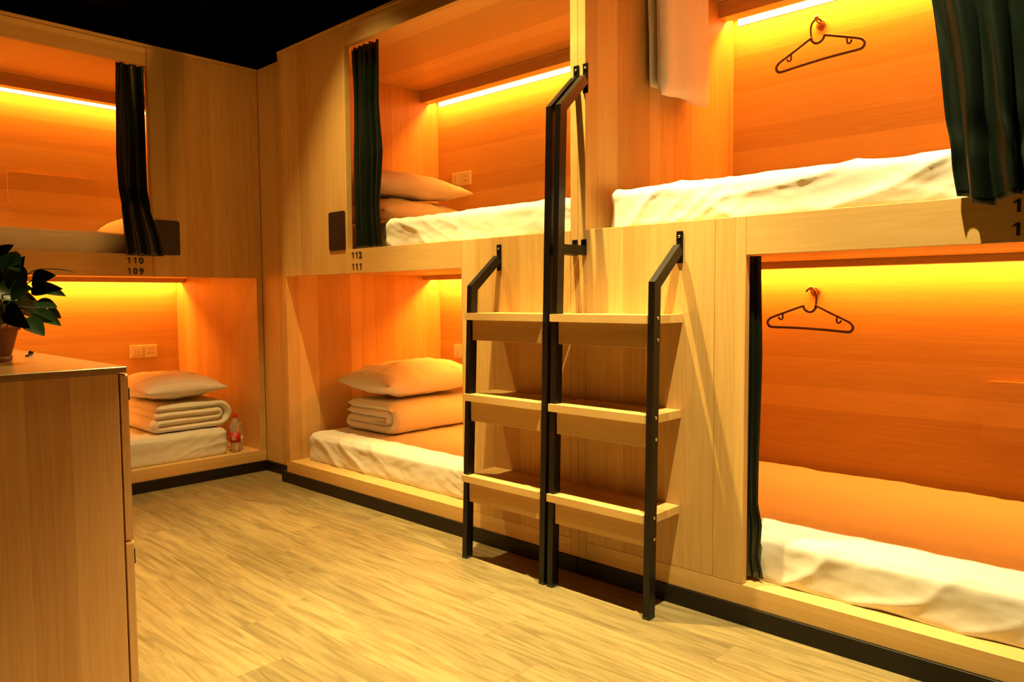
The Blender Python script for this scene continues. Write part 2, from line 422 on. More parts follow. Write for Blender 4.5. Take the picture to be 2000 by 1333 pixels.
# rule plates
def sign(axis, label):
    if axis == 'y':
        t = empty('notice_board', (.63, -.002, 1.46), label, 'sign')
        bm = prism(bmesh.new(), rrect(.556, .707, 1.362, 1.567, .012), 1, -.006, -.0005); link('plate', bm, M_sign, t)
        bm = bmesh.new()
        for i, wd in enumerate((.9, .95, .5, .62, .4, .8, .7, .85, .6, .75, .5)):
            z = 1.55-i*.0155
            random.seed(i)
            x = .568
            while x < .568+wd*.127:
                l = random.uniform(.006, .016); addbox(bm, x, min(x+l, .695), -.0068, -.0061, z-.0022, z+.0016, 0); x += l+.003
        link('notice_text', bm, M_signtext, t)
    else:
        t = empty('notice_board', (-.344, -.5, 1.46), label, 'sign')
        bm = prism(bmesh.new(), rrect(-.573, -.430, 1.360, 1.558, .012), 0, -.3455, -.340); link('plate', bm, M_sign, t)
        bm = bmesh.new()
        for i, wd in enumerate((.9, .95, .5, .62, .4, .8, .7, .85, .6, .75, .5)):
            z = 1.542-i*.0155
            random.seed(i); x = -.562
            while x < -.562+wd*.12:
                l = random.uniform(.006, .016); addbox(bm, -.3399, -.3392, x, min(x+l, -.441), z-.0022, z+.0016, 0); x += l+.003
        link('notice_text', bm, M_signtext, t)
sign('y', 'small black notice board on the panel left of the middle upper opening')
sign('x', 'small black notice board half behind the curtain of the left upper bunk')
# sockets
def socket(kind, z, label):
    c = {'A': (.330, 1.2), 'C': (-1.546, -.205)}[kind]
    t = empty('wall_socket', (c[0], c[1], z) if kind == 'A' else (c[0], c[1], z), label, 'socket', 'double socket plates in the bunks')
    def B(a0, a1, d0, d1, z0, z1):
        return (c[0]+a0, c[0]+a1, c[1]-d1, c[1]-d0, z+z0, z+z1) if kind == 'A' else (c[0]+d0, c[0]+d1, c[1]+a0, c[1]+a1, z+z0, z+z1)
    for a in (-.047, .047):
        pl = boxes('cover_plate', [B(a-.0455, a+.0455, .0005, .010, -.045, .045)], M_plate, t, .002)
        if a < 0:
            boxes('switch_rocker', [B(a-.004, a+.004, .0103, .013, -.028, .028), B(a-.036, a-.008, .0103, .0118, -.03, .03), B(a+.008, a+.036, .0103, .0118, -.03, .03)], M_plate, pl, .001)
        else:
            boxes('pin_holes', [B(a-.017, a-.014, .0102, .0108, -.022, -.008), B(a+.014, a+.017, .0102, .0108, -.022, -.008), B(a-.0015, a+.0015, .0102, .0108, -.018, -.004),
                                B(a-.010, a-.007, .0102, .0108, .008, .020), B(a+.007, a+.010, .0102, .0108, .008, .020)], M_hole, pl, 0)
socket('A', 1.905, 'pale double socket plate on the back wall of the middle upper bunk')
socket('A', .732, 'pale double socket plate low in the middle lower bunk behind the pillow')
socket('C', .732, 'pale double socket plate in the left lower bunk above the pillow')
# fold-down boards
def foldboard(kind, label, a0, a1, z0, z1):
    if kind == 'B':
        bm = prism(bmesh.new(), rrect(a0, a1, z0, z1, .03), 1, 1.182, 1.1995)
        mt = W_hx
    else:
        bm = prism(bmesh.new(), rrect(a0, a1, z0, z1, .03), 0, -1.5455, -1.528); mt = W_hy
    bmesh.ops.bevel(bm, geom=[e for e in bm.edges if len(e.link_faces) == 2 and e.calc_face_angle(0) > 1.2], offset=.002, segments=2, affect='EDGES')
    tag(link('fold_down_table', bm, mt), label, 'folding table', 'fold-down tables on the bunk back walls')
foldboard('B', 'rounded wooden fold-down table on the back wall of the right lower bunk', 3.41, 3.92, .505, .752)
foldboard('C', 'rounded wooden fold-down table on the back wall of the left upper bunk', -1.0, -.49, 1.69, 1.925)

# ------------------------------------------------------------ ladders
def rect_sweep(bm, pts, wx, wy):
    """square steel tube through points lying in a yz plane; wx across x, wy in-plane width, mitred"""
    P = [Vector(p) for p in pts]; rings = []
    for i, p in enumerate(P):
        d1 = (P[i]-P[i-1]).normalized() if i > 0 else None
        d2 = (P[i+1]-P[i]).normalized() if i < len(P)-1 else None
        if d1 is None: d1 = d2
        if d2 is None: d2 = d1
        tt = (d1+d2).normalized()
        nrm = Vector((1, 0, 0)).cross(tt).normalized()
        sc = 1/max(.3, tt.dot(d1))
        h = nrm*wy/2*sc; a = Vector((wx/2, 0, 0))
        if i == 0 : h = Vector((0, wy/2, 0)) if abs(nrm.y) > .5 else h; h = h if h.dot(nrm) > 0 else -h
        rings.append([bm.verts.new(p+q) for q in (a+h, a-h, -a-h, -a+h)])
    for A, B in zip(rings, rings[1:]):
        for j in range(4): bm.faces.new((A[j], A[(j+1) % 4], B[(j+1) % 4], B[j]))
    bm.faces.new(rings[0][::-1]); bm.faces.new(rings[-1])
    return bm
def ladder(name_label, xl, xr, tall, lean):
    """xl, xr = outer faces at the floor; tall: 'r' or 'l' rail goes up to the divider"""
    t = empty('bunk_ladder', ((xl+xr)/2, -.17, 0), name_label, 'ladder', 'black steel ladders with wooden steps')
    tw, td = .025, .037
    yc = -.170
    rails = {}
    for s, x0 in (('l', xl+tw/2), ('r', xr-tw/2)):
        is_tall = (s == tall)
        kz = 1.80 if is_tall else 1.145
        tz = 1.925 if is_tall else 1.265
        ln = lean[s]
        dy = .02 if is_tall else .008
        # bend points; x drifts slightly with height
        pts = [(x0, yc, 0), (x0+ln*.5, yc+dy*.5, kz*.5), (x0+ln, yc+dy, kz-.004), (x0+ln, -.012, tz)]
        bm = bmesh.new()
        P = [Vector(p) for p in pts]
        rect_sweep(bm, P, tw, td)
        for v in bm.verts:
            if v.co.y > -.04: v.co.y = min(v.co.y, -.004)
        bmesh.ops.bevel(bm, geom=[e for e in bm.edges if e.calc_face_angle(0) > 1.0], offset=.002, segments=2, affect='EDGES')
        r = link('rail', bm, M_steel, t)
        # fixing tab screwed to the panel
        bm = bmesh.new(); addbox(bm, x0+ln-.0125, x0+ln+.0125, -.0065, -.0008, tz-.05, tz+.062, .001)
        tb = link('fixing_tab', bm, M_steel, r)
        bm = bmesh.new(); tube(bm, [(x0+ln, -.0062, tz+.043), (x0+ln, -.0095, tz+.043)], .005, 10)
        link('screw', bm, M_chrome, tb, True)
        if is_tall:  # short stay back to the divider
            bm = bmesh.new(); zz = 1.28; fx = x0+ln*.72
            addbox(bm, fx-.0125, fx+.0125, yc+.025, -.004, zz-.018, zz+.018, .0015)
            addbox(bm, fx-.0125, fx+.0125, -.0065, -.0008, zz-.019, zz+.043, .001)
            link('wall_stay', bm, M_steel, r)
        rails[s] = (x0, ln, kz, dy)
    def rx(s, z): x0, ln, kz, dy = rails[s]; return x0+ln*min(1, z/kz)
    def ry(s, z): x0, ln, kz, dy = rails[s]; return yc+dy*min(1, z/kz)
    for zt in (.360, .702, 1.038):
        a = rx('l', zt)-tw/2; b_ = rx('r', zt)+tw/2; bi = b_-tw
        yf = ry('l', zt)-td/2-.012
        fr = ry('r', zt)+td/2+.0005
        poly = [(a, yf), (bi-.0006, yf), (bi-.0006, fr), (b_, fr), (b_, -.001), (a, -.001)]
        if zt > 0:
            # cut-out round the left rail so the step fits over it
            lx0, lx1 = a, a+tw
            ly0, ly1 = ry('l', zt)-td/2-.0005, ry('l', zt)+td/2+.0005
            poly = [(a, yf), (bi-.0006, yf), (bi-.0006, fr), (b_, fr), (b_, -.001), (a, -.001), (a, ly1), (lx1+.0006, ly1), (lx1+.0006, ly0), (a, ly0)]
        bm = prism(bmesh.new(), poly, 2, zt-.028, zt)
        bmesh.ops.bevel(bm, geom=[e for e in bm.edges if e.calc_face_angle(0) > 1.2], offset=.001, segments=1, affect='EDGES')
        st = link('step', bm, wood(0, 1, .12), t)
        bm = bmesh.new(); addbox(bm, a+tw+.001, b_-tw-.001, ry('l', zt)-.012, ry('l', zt)+.006, zt-.112, zt-.0285, .001)
        link('step_apron', bm, W_hx, st)
        for s, sg in (('r', 1), ('l', -1)):
            for dz in (-.010, -.083):
                x = (b_ if sg > 0 else a)
                bm = bmesh.new(); yy = ry(s, zt)+.003
                tube(bm, [(x, yy, zt+dz), (x+sg*.002, yy, zt+dz), (x+sg*.0035, yy, zt+dz)], [.0055, .0055, .003], 12)
                link('bolt', bm, M_chrome, t, True)
    for s in 'lr':
        bm = bmesh.new(); x0 = rails[s][0]
        addbox(bm, x0-.0135, x0+.0135, yc-.0195, yc+.0195, 0, .008, .001)
        link('foot_cap', bm, M_black, t)
    return t
ladder('left black steel ladder with wooden steps, its tall rail on its right side', 1.790, 2.246, 'r', {'l': .040, 'r': .030})
ladder('right black steel ladder with wooden steps, its tall rail on its left side', 2.262, 2.717, 'l', {'l': .034, 'r': .014})

# ------------------------------------------------------------ bedding
def mattress(B, u0, u1, v0, v1, z0, z1, label, seed, amp=.006, folds=.006, nx=300, nv=90, nzz=20, mat=None, sag=.004):
    """sheeted mattress: rounded slab with gathered folds, in bay coordinates"""
    bm = bmesh.new(); grid = {}
    r = .045
    org = B.P((u0+u1)/2, (v0+v1)/2, z0)
    def disp(u, v, z, n):
        q = fbm(u*3.1+seed, v*3.1, z*3, 3)*amp
        # diagonal gathers on the front face running down and along
        s = (u*1.0 + z*2.3)*7.5 + fbm(u*1.3+seed, z*4, v*1.3, 2)*2.2
        g = abs(math.sin(s*1.15)); g = (1-g)**2.2
        msk = max(0, fbm(u*1.4+seed*3, z*.5, 4.2+v, 2)+.35)
        q += folds*g*msk*(1.0 if n.y < -.3 else .35)
        s2 = (u*.5 - v*1.1 + z*1.4)*9 + fbm(u*2+seed, v*2, 1.5, 2)*2.5
        g2 = (1-abs(math.sin(s2)))**3
        q += folds*.6*g2*max(0, fbm(u*1.1, v*1.7+seed, 9, 2)+.1)
        s3 = (u*2.2 + z*5 - v*1.5)*13 + fbm(u*2.7+seed*2, v*2.7, z*5, 2)*3.5
        q += folds*.40*(1-abs(math.sin(s3)))**2*max(0, fbm(u*2.1+seed, v*2, z*2+5, 2)+.25)
        q += fbm(u*9+seed, v*9, z*16, 3)*.0030
        return q
    def put(u, v, z):
        k = (round(u, 5), round(v, 5), round(z, 5))
        if k in grid: return grid[k]
        # rounding towards an inner box
        cu = min(max(u, u0+r), u1-r); cv = min(max(v, v0+r), v1-r); cz = min(max(z, z0+r*.5), z1-r)
        d = Vector((u-cu, v-cv, z-cz))
        if d.length > 1e-6:
            rr = r if z > z0+r*.5 else r*.5
            ax = Vector((abs(d.x), abs(d.y), abs(d.z)))
            mx = max(ax)
            if mx > 0:
                n = d.normalized()
                p = Vector((cu, cv, cz)) + n*mx
            else: n = Vector((0, 0, 1)); p = Vector((u, v, z))
        else: n = Vector((0, 0, 1)); p = Vector((u, v, z))
        q = disp(p.x, p.y, p.z, n)
        p += n*q
        if n.z > .5: p.z -= sag*(1+nz(p.x*2+seed, p.y*2, 3))
        if p.z < z0+.0005: p.z = z0+.0005
        vtx = bm.verts.new(B.P(p.x, p.y, p.z)); grid[k] = vtx
        return vtx
    def lin(a, b, n): return [a+(b-a)*i/n for i in range(n+1)]
    US = lin(u0, u1, nx); VS = lin(v0, v1, nv); ZS = lin(z0, z1, nzz)
    def quad(a, b, c, d):
        vs = [a, b, c, d]
        if len(set(vs)) == 4:
            try: bm.faces.new(vs)
            except ValueError: pass
    for i in range(nx):
        for j in range(nv):
            quad(put(US[i], VS[j], z1), put(US[i+1], VS[j], z1), put(US[i+1], VS[j+1], z1), put(US[i], VS[j+1], z1))
            quad(put(US[i], VS[j], z0), put(US[i], VS[j+1], z0), put(US[i+1], VS[j+1], z0), put(US[i+1], VS[j], z0))
        for j in range(nzz):
            for V in (v0, v1):
                quad(put(US[i], V, ZS[j]), put(US[i+1], V, ZS[j]), put(US[i+1], V, ZS[j+1]), put(US[i], V, ZS[j+1]))
    for i in range(nv):
        for j in range(nzz):
            for U in (u0, u1):
                quad(put(U, VS[i], ZS[j]), put(U, VS[i+1], ZS[j]), put(U, VS[i+1], ZS[j+1]), put(U, VS[i], ZS[j+1]))
    t = link('mattress', bm, mat or M_cloth, None, True, origin=org)
    return tag(t, label, 'mattress', 'white sheeted mattresses')
UB, LB = ZP-.004, ZL
mat_l1 = mattress(B1, .075, 2.15, .095, 1.16, LB, LB+.168, 'white sheeted mattress in the middle lower bunk, under the folded quilt', 1.3, .005, .012)
mat_u1 = mattress(B1, .075, 2.15, .10, 1.16, UB, UB+.160, 'white sheeted mattress in the middle upper bunk, under two pillows', 5.1, .006, .015)
mattress(B2, .06, 2.11, .075, 1.16, LB, LB+.168, 'white sheeted mattress in the right lower bunk, nearest to the camera', 8.7, .007, .010)
mattress(B2, .06, 2.125, .070, 1.16, UB, UB+.160, 'creased white sheeted mattress in the right upper bunk, under the coat hanger', 2.2, .006, .015)
mat_l3 = mattress(B3, .222, 2.15, .055, 1.16, LB, LB+.168, 'white sheeted mattress in the left lower bunk, beside the bottles', 3.6, .005, .008)
mat_u3 = mattress(B3, .075, 2.15, .09, 1.16, UB, UB+.130, 'white sheeted mattress in the left upper bunk, behind the plant', 6.6, .005, .006)

def pillow(c, a, b, h, rot, label, seed, tilt=(0, 0), bend=0.0, group='white pillows'):
    """c = centre of the underside; a,b half lengths; h full thickness; rot about z"""
    nu, nv = 56, 44
    bm = bmesh.new(); rows = {}
    R = Matrix.Rotation(rot, 3, 'Z') @ Matrix.Rotation(tilt[0], 3, 'X') @ Matrix.Rotation(tilt[1], 3, 'Y')
    for side in (1, -1):
        for i in range(nu+1):
            for j in range(nv+1):
                s = -1+2*i/nu; t = -1+2*j/nv
                if side == -1 and (i in (0, nu) or j in (0, nv)): rows[(side, i, j)] = rows[(1, i, j)]; continue
                es = (1-abs(s)**2.3); et = (1-abs(t)**2.3)
                th = max(0, es*et)**.52
                # edges pull in between the corners
                px = s*a*(1-.075*(1-t*t)*abs(s)**3); py = t*b*(1-.075*(1-s*s)*abs(t)**3)
                hh = h*.5*th
                wr = fbm(px*7+seed, py*7, side, 3)*.014*th**.5
                ed = (abs(s)**4+abs(t)**4)
                cr = math.sin((px*1.0-py*.6)*60+3*nz(px*6, py*6, seed))*.0034*min(1, ed+.15)*th**.4
                z = side*(hh*(1.12 if side > 0 else .88)+wr+cr)
                z += bend*(s*s*-1)*h + h*.40
                p = R @ Vector((px, py, z - h*.40)) + Vector((0, 0, h*.42))
                rows[(side, i, j)] = bm.verts.new(Vector(c)+p)
        for i in range(nu):
            for j in range(nv):
                q = [rows[(side, i, j)], rows[(side, i+1, j)], rows[(side, i+1, j+1)], rows[(side, i, j+1)]]
                if len(set(q)) >= 3:
                    try: bm.faces.new(q if side == 1 else q[::-1])
                    except ValueError: pass
    return tag(link('pillow', bm, M_pillow, None, True, origin=c), label, 'pillow', group)
def quilt(c, wu, wv, th, label, seed, axis='y', flip=1):
    """quilt folded in half twice; c = centre bottom; profile across wu, extruded along wv"""
    L = wu; t = th/4.0
    # centreline of the folded ribbon (half thickness t/2)
    pts = []
    def arc(cx, cz, r, a0, a1, n):
        for i in range(n+1):
            a = math.radians(a0+(a1-a0)*i/n); pts.append((cx+r*math.cos(a), cz+r*math.sin(a)))
    xl, xr = -L/2, L/2
    R1 = 1.5*t; r1 = .5*t
    n = 14
    for i in range(n): pts.append((xl+t*.7+(xr-R1-xl-t*.7)*i/n, 3.5*t))
    arc(xr-R1-.5*t, 2*t, R1, 90, -90, 14)
    for i in range(1, n): pts.append((xr-R1-(xr-R1-xl-t*.9)*i/n, .5*t))
    arc(xl+t*1.0, t, r1, 270, 90, 8)
    for i in range(1, n): pts.append((xl+t+(xr-R1*1.6-xl-t)*i/n, 1.5*t))
    arc(xr-R1*1.6, 2*t, r1, -90, 90, 8)
    for i in range(1, n+1): pts.append((xr-R1*1.6-(xr-R1*1.6-xl-t*.5)*i/n, 2.5*t))
    def dense(a, b, m=7): return [(a[0]+(b[0]-a[0])*q/m, a[1]+(b[1]-a[1])*q/m) for q in (0, .12, .3, .6, 1.1, 1.8, 3, 4.5)]
    pts = dense(pts[0], pts[1])+pts[1:-1]+[(x, z) for x, z in dense(pts[-1], pts[-2])][::-1]
    k = len(pts); nv = 40
    cum = [0]
    for a, b in zip(pts, pts[1:]): cum.append(cum[-1]+math.hypot(b[0]-a[0], b[1]-a[1]))
    bm = bmesh.new(); G = {}
    for i, (x, z) in enumerate(pts):
        a = Vector(pts[max(0, i-1)]); b = Vector(pts[min(k-1, i+1)]); d = (b-a).normalized(); nr = Vector((-d.y, d.x))
        e = min(cum[i], cum[-1]-cum[i])/(t*.62); ef = math.sqrt(max(0, 1-(1-min(1, e))**2)) if e < 1 else 1
        for j in range(nv+1):
            y = -1+2*j/nv
            yf = max(0, 1-abs(y)**16)**.5
            hw = t*.60*max(.05, ef*yf)
            push = nz(x*5+seed, z*16, 1.7)*.010*(1 if abs(y) > .3 else abs(y)/.3)
            for s in (1, -1):
                w_ = fbm(x*6+seed, y*wv*5, z*9+s, 3)*.006
                px = x+nr.x*s*hw; pz = z+nr.y*s*hw + w_*.8
                sl = nz(y*wv*2.2+seed, .3, 5)*.010
                py = y*(wv/2) + (push if y > 0 else -push)*(abs(y)**3)
                pz = max(.0004, pz)
                p = Vector((flip*(px+sl), py, pz)) if axis == 'y' else Vector((py, flip*(px+sl), pz))
                G[(i, j, s)] = bm.verts.new(Vector(c)+p)
    def q(a, b, c_, d): bm.faces.new((G[a], G[b], G[c_], G[d]))
    for i in range(k-1):
        for j in range(nv):
            q((i, j, 1), (i+1, j, 1), (i+1, j+1, 1), (i, j+1, 1)); q((i, j, -1), (i, j+1, -1), (i+1, j+1, -1), (i+1, j, -1))
        q((i, 0, 1), (i, 0, -1), (i+1, 0, -1), (i+1, 0, 1)); q((i, nv, 1), (i+1, nv, 1), (i+1, nv, -1), (i, nv, -1))
    for j in range(nv):
        q((0, j, 1), (0, j+1, 1), (0, j+1, -1), (0, j, -1)); q((k-1, j, 1), (k-1, j, -1), (k-1, j+1, -1), (k-1, j+1, 1))
    return tag(link('folded_quilt', bm, M_pillow, None, True, origin=c), label, 'quilt', 'folded white quilts')
# middle lower bunk
quilt_m = quilt((.425, .70, .309), .50, .74, .178, 'folded white quilt in the middle lower bunk, under a pillow', 4.4)
pil_m = pillow((.42, .68, .493), .27, .40, .215, 0, 'plump white pillow on the folded quilt in the middle lower bunk', 2.0)
# middle upper bunk
pil_u1 = pillow((.38, .67, 1.524), .25, .38, .18, .05, 'lower of the two white pillows in the middle upper bunk', 6.0)
pil_u2 = pillow((.37, .64, 1.700), .26, .38, .165, -.05, 'upper of the two white pillows in the middle upper bunk', 9.0, (-.02, .10))
# left lower bunk
quilt_l = quilt((-.80, -.325, .309), .49, .70, .165, 'folded white quilt in the left lower bunk, beside the bottles', 7.7, 'x', 1)
pil_l = pillow((-.79, -.365, .476), .37, .25, .16, 0, 'white pillow on the folded quilt in the left lower bunk', 3.3)
# left upper bunk
pil_u3 = pillow((-1.22, -.26, 1.492), .28, .25, .17, 0, 'white pillow in the left upper bunk, peeping out beside the curtain', 4.0, (0, 0))

from mathutils.bvhtree import BVHTree
def settle(o, under):
    """lower or lift o so that it just rests on the thing below"""
    mu = under.data; lu = under.location
    bv = BVHTree.FromPolygons([v.co+lu for v in mu.vertices], [p.vertices[:] for p in mu.polygons])
    gap = 9
    for v in o.data.vertices:
        p = v.co+o.location
        h = bv.ray_cast(Vector((p.x, p.y, p.z+.25)), Vector((0, 0, -1)), 1.0)
        if h[0] is not None and p.z < lu.z + 9:
            d = p.z-h[0].z
            if d < gap: gap = d
    if gap < 9: o.location.z -= gap-.0006
settle(quilt_m, mat_l1); quilt_m.location.z += .002; settle(pil_m, quilt_m)
settle(pil_u1, mat_u1); settle(pil_u2, pil_u1)
settle(quilt_l, mat_l3); settle(pil_l, quilt_l)
settle(pil_u3, mat_u3)
# ------------------------------------------------------------ curtains
def curtain(label, fn, ztop, zbot, ns=120, nr=60):
    """fn(s,k) -> world point, s across 0..1, k down 0..1"""
    bm = bmesh.new(); g = []
    for i in range(nr+1):
        k = i/nr; g.append([bm.verts.new(fn(j/ns, k)) for j in range(ns+1)])
    for i in range(nr):
        for j in range(ns): bm.faces.new((g[i][j], g[i][j+1], g[i+1][j+1], g[i+1][j]))
    org = fn(.5, 0)
    o = link('curtain', bm, M_sat, None, True, origin=org)
    md = o.modifiers.new('Solidify', 'SOLIDIFY'); md.thickness = .0022; md.offset = 0
    return tag(o, label, 'curtain', 'dark green bunk curtains')
def lerp(a, b, t): return a+(b-a)*t
def ipl(tab, z):
    for (z0, a), (z1, b) in zip(tab, tab[1:]):
        if z0 >= z >= z1: return lerp(a, b, (z0-z)/(z0-z1))
    return tab[0][1] if z > tab[0][0] else tab[-1][1]
# right upper bunk
def cu2(s, k):
    zt = 2.40; zb = 1.348+.014*math.cos(s*13)-.012*s
    z = lerp(zt, zb, k)
    xl = ipl([(2.40, 3.435), (1.9, 3.490), (1.73, 3.519), (1.49, 3.551), (1.33, 3.580)], z)
    xr = ipl([(2.40, 3.80), (1.33, 3.86)], z)
    kk = min(1, k*1.6)
    x = lerp(xl, xr, s) + .010*math.sin(s*31+2*nz(s*3, z*1.2, 1))*kk
    ph = s*2*math.pi*4.1+2.0*nz(s*2, z*1.1, 4)+.4
    y = -.036 + .018*(math.sin(ph)+.3*math.sin(2*ph+1)) + .012*nz(s*7, z*1.6, 2) + .004*nz(s*22, z*5, 6)
    pin = math.exp(-((z-1.50)/.07)**2)
    y += .020*pin*nz(s*7, z*9, 8); x += .012*pin*nz(s*8, z*7, 3)
    if z < 1.36: y = min(y, -.012)
    return Vector((x, min(y, -.010), z))
curtain('dark green satin curtain drawn aside in front of the right upper bunk', cu2, 2.4, 1.34)
def cu1(s, k):
    z = lerp(2.412, 1.366, k)
    xl = .712
    xr = ipl([(2.412, .945), (2.1, .935), (1.85, .955), (1.58, .925), (1.366, .95)], z)
    x = lerp(xl, xr, s)+.006*math.sin(s*23+z*2)
    y = .058+.016*math.sin(s*2*math.pi*5+1.4*nz(s*2, z*1.2, 6))+.006*nz(s*9, z*3, 1)
    return Vector((x, y, z))
curtain('dark green curtain gathered at the left edge of the middle upper bunk', cu1, 2.4, 1.36)
def cu3(s, k):
    z = lerp(2.413, 1.350, k)
    ya = ipl([(2.413, -.5935), (1.60, -.5935), (1.54, -.575), (1.46, -.552), (1.35, -.530)], z)
    yb = ipl([(2.413, -.735), (1.9, -.755), (1.6, -.752), (1.35, -.735)], z)
    y = lerp(ya, yb, s)+.005*math.sin(s*21+z*3)
    out = ipl([(2.413, -.372), (1.9, -.370), (1.72, -.362), (1.63, -.326), (1.50, -.322), (1.35, -.320)], z)
    x = out+.012*math.sin(s*2*math.pi*3+1.8*nz(s*2, z*1.2, 9))+.006*nz(s*9, z*2, 5)
    if z < 1.64: x = max(x, -.334)
    return Vector((x, y, z))
curtain('dark green curtain gathered at the right edge of the left upper bunk', cu3, 2.4, 1.35)
def cu4(s, k):
    z = lerp(1.232, .150, k)
    bul = ipl([(1.23, .0), (.9, .004), (.40, .0), (.33, .014), (.22, .004), (.15, .020)], z)
    x = lerp(2.935, 2.986+bul, s)+.002*math.sin(z*9)
    y = lerp(.044, .060, s)+.004*math.sin(s*18+z*2)
    return Vector((x, y, z))
curtain('narrow dark green curtain bunched at the left edge of the right lower bunk', cu4, 1.23, .15, 40)

# ------------------------------------------------------------ coat hangers and their hooks
def smooth_path(P, n=4, closed=False):
    out = []; k = len(P)
    rng = range(k if closed else k-1)
    for i in rng:
        p0 = P[(i-1) % k] if closed or i > 0 else P[0]; p1 = P[i]; p2 = P[(i+1) % k]; p3 = P[(i+2) % k] if closed or i+2 < k else P[-1]
        for j in range(n):
            t = j/n
            out.append(.5*((2*p1)+(-p0+p2)*t+(2*p0-5*p1+4*p2-p3)*t*t+(-p0+3*p1-3*p2+p3)*t**3))
    if not closed: out.append(P[-1])
    return out
YH = 1.150
def hanger(label, hook_label, z0, xc, rot, flip=1):
    """flat plastic tube hanger, 0.40 m wide, hanging in a plane parallel to the back wall, tilted by rot"""
    def W2(p):
        x, z = p[0]*flip, p[1]*.88
        return Vector((xc+x*math.cos(rot)-z*math.sin(rot), YH, z0+x*math.sin(rot)+z*math.cos(rot)))
    t = empty('coat_hanger', W2((0, 0)), label, 'hanger', 'dark plastic coat hangers')
    # origin = hook top; body below
    loop = [(-.030, -.087), (-.10, -.122), (-.165, -.153), (-.188, -.168), (-.198, -.188), (-.190, -.207), (-.172, -.213), (-.10, -.210), (0, -.208), (.10, -.210), (.172, -.213),
            (.190, -.207), (.198, -.188), (.188, -.168), (.165, -.153), (.10, -.122), (.036, -.092), (.030, -.093), (.021, -.110), (.004, -.120), (-.014, -.116), (-.027, -.098)]
    bm = bmesh.new(); tube(bm, smooth_path([W2(p) for p in loop], 4, True), .0064, 8, True); link('hanger_frame', bm, M_hang, t, True)
    hk = [(-.027, -.098), (-.0285, -.06), (-.027, -.030), (-.018, -.008), (-.002, .000), (.014, -.004), (.020, -.016)]
    bm = bmesh.new(); tube(bm, smooth_path([W2(p) for p in hk], 4), .0050, 8); link('hanger_hook', bm, M_hang, t, True)
    for s in (-1, 1):
        q = [(s*.125, -.133), (s*.125, -.160), (s*.129, -.168), (s*.137, -.169), (s*.143, -.162), (s*.143, -.155)]
        bm = bmesh.new(); tube(bm, smooth_path([W2(p) for p in q], 3), .0040, 7); link('strap_notch', bm, M_hang, t, True)
    # wall hook: round disc with a peg
    h = empty('wall_hook', (xc+.004, 1.1995, z0-.010), hook_label, 'hook', 'round metal wall hooks')
    bm = bmesh.new()
    cx, cz = xc+.004, z0-.012
    tube(bm, [(cx, 1.1995, cz), (cx, 1.190, cz), (cx, 1.187, cz)], [.023, .023, .018], 24); link('backplate', bm, M_bronze, h, True)
    bm = bmesh.new(); tube(bm, smooth_path([Vector((cx, 1.187, cz+.004)), Vector((cx, 1.165, cz+.002)), Vector((cx, 1.147, cz+.001)), Vector((cx, 1.138, cz+.016))], 4), .0042, 10)
    link('peg', bm, M_bronze, h, True)
    bm = bmesh.new(); tube(bm, [(cx, 1.141, cz+.016), (cx, 1.133, cz+.018)], .011, 14); link('knob', bm, M_bronze, h, True)
hanger('dark plastic coat hanger hanging tilted on the back wall of the right upper bunk', 'round copper hook under the light in the right upper bunk', 2.343, 2.728, .075)
hanger('dark plastic coat hanger hanging level on the back wall of the right lower bunk', 'round copper hook under the light in the right lower bunk', 1.131, 2.722, -.045, -1)

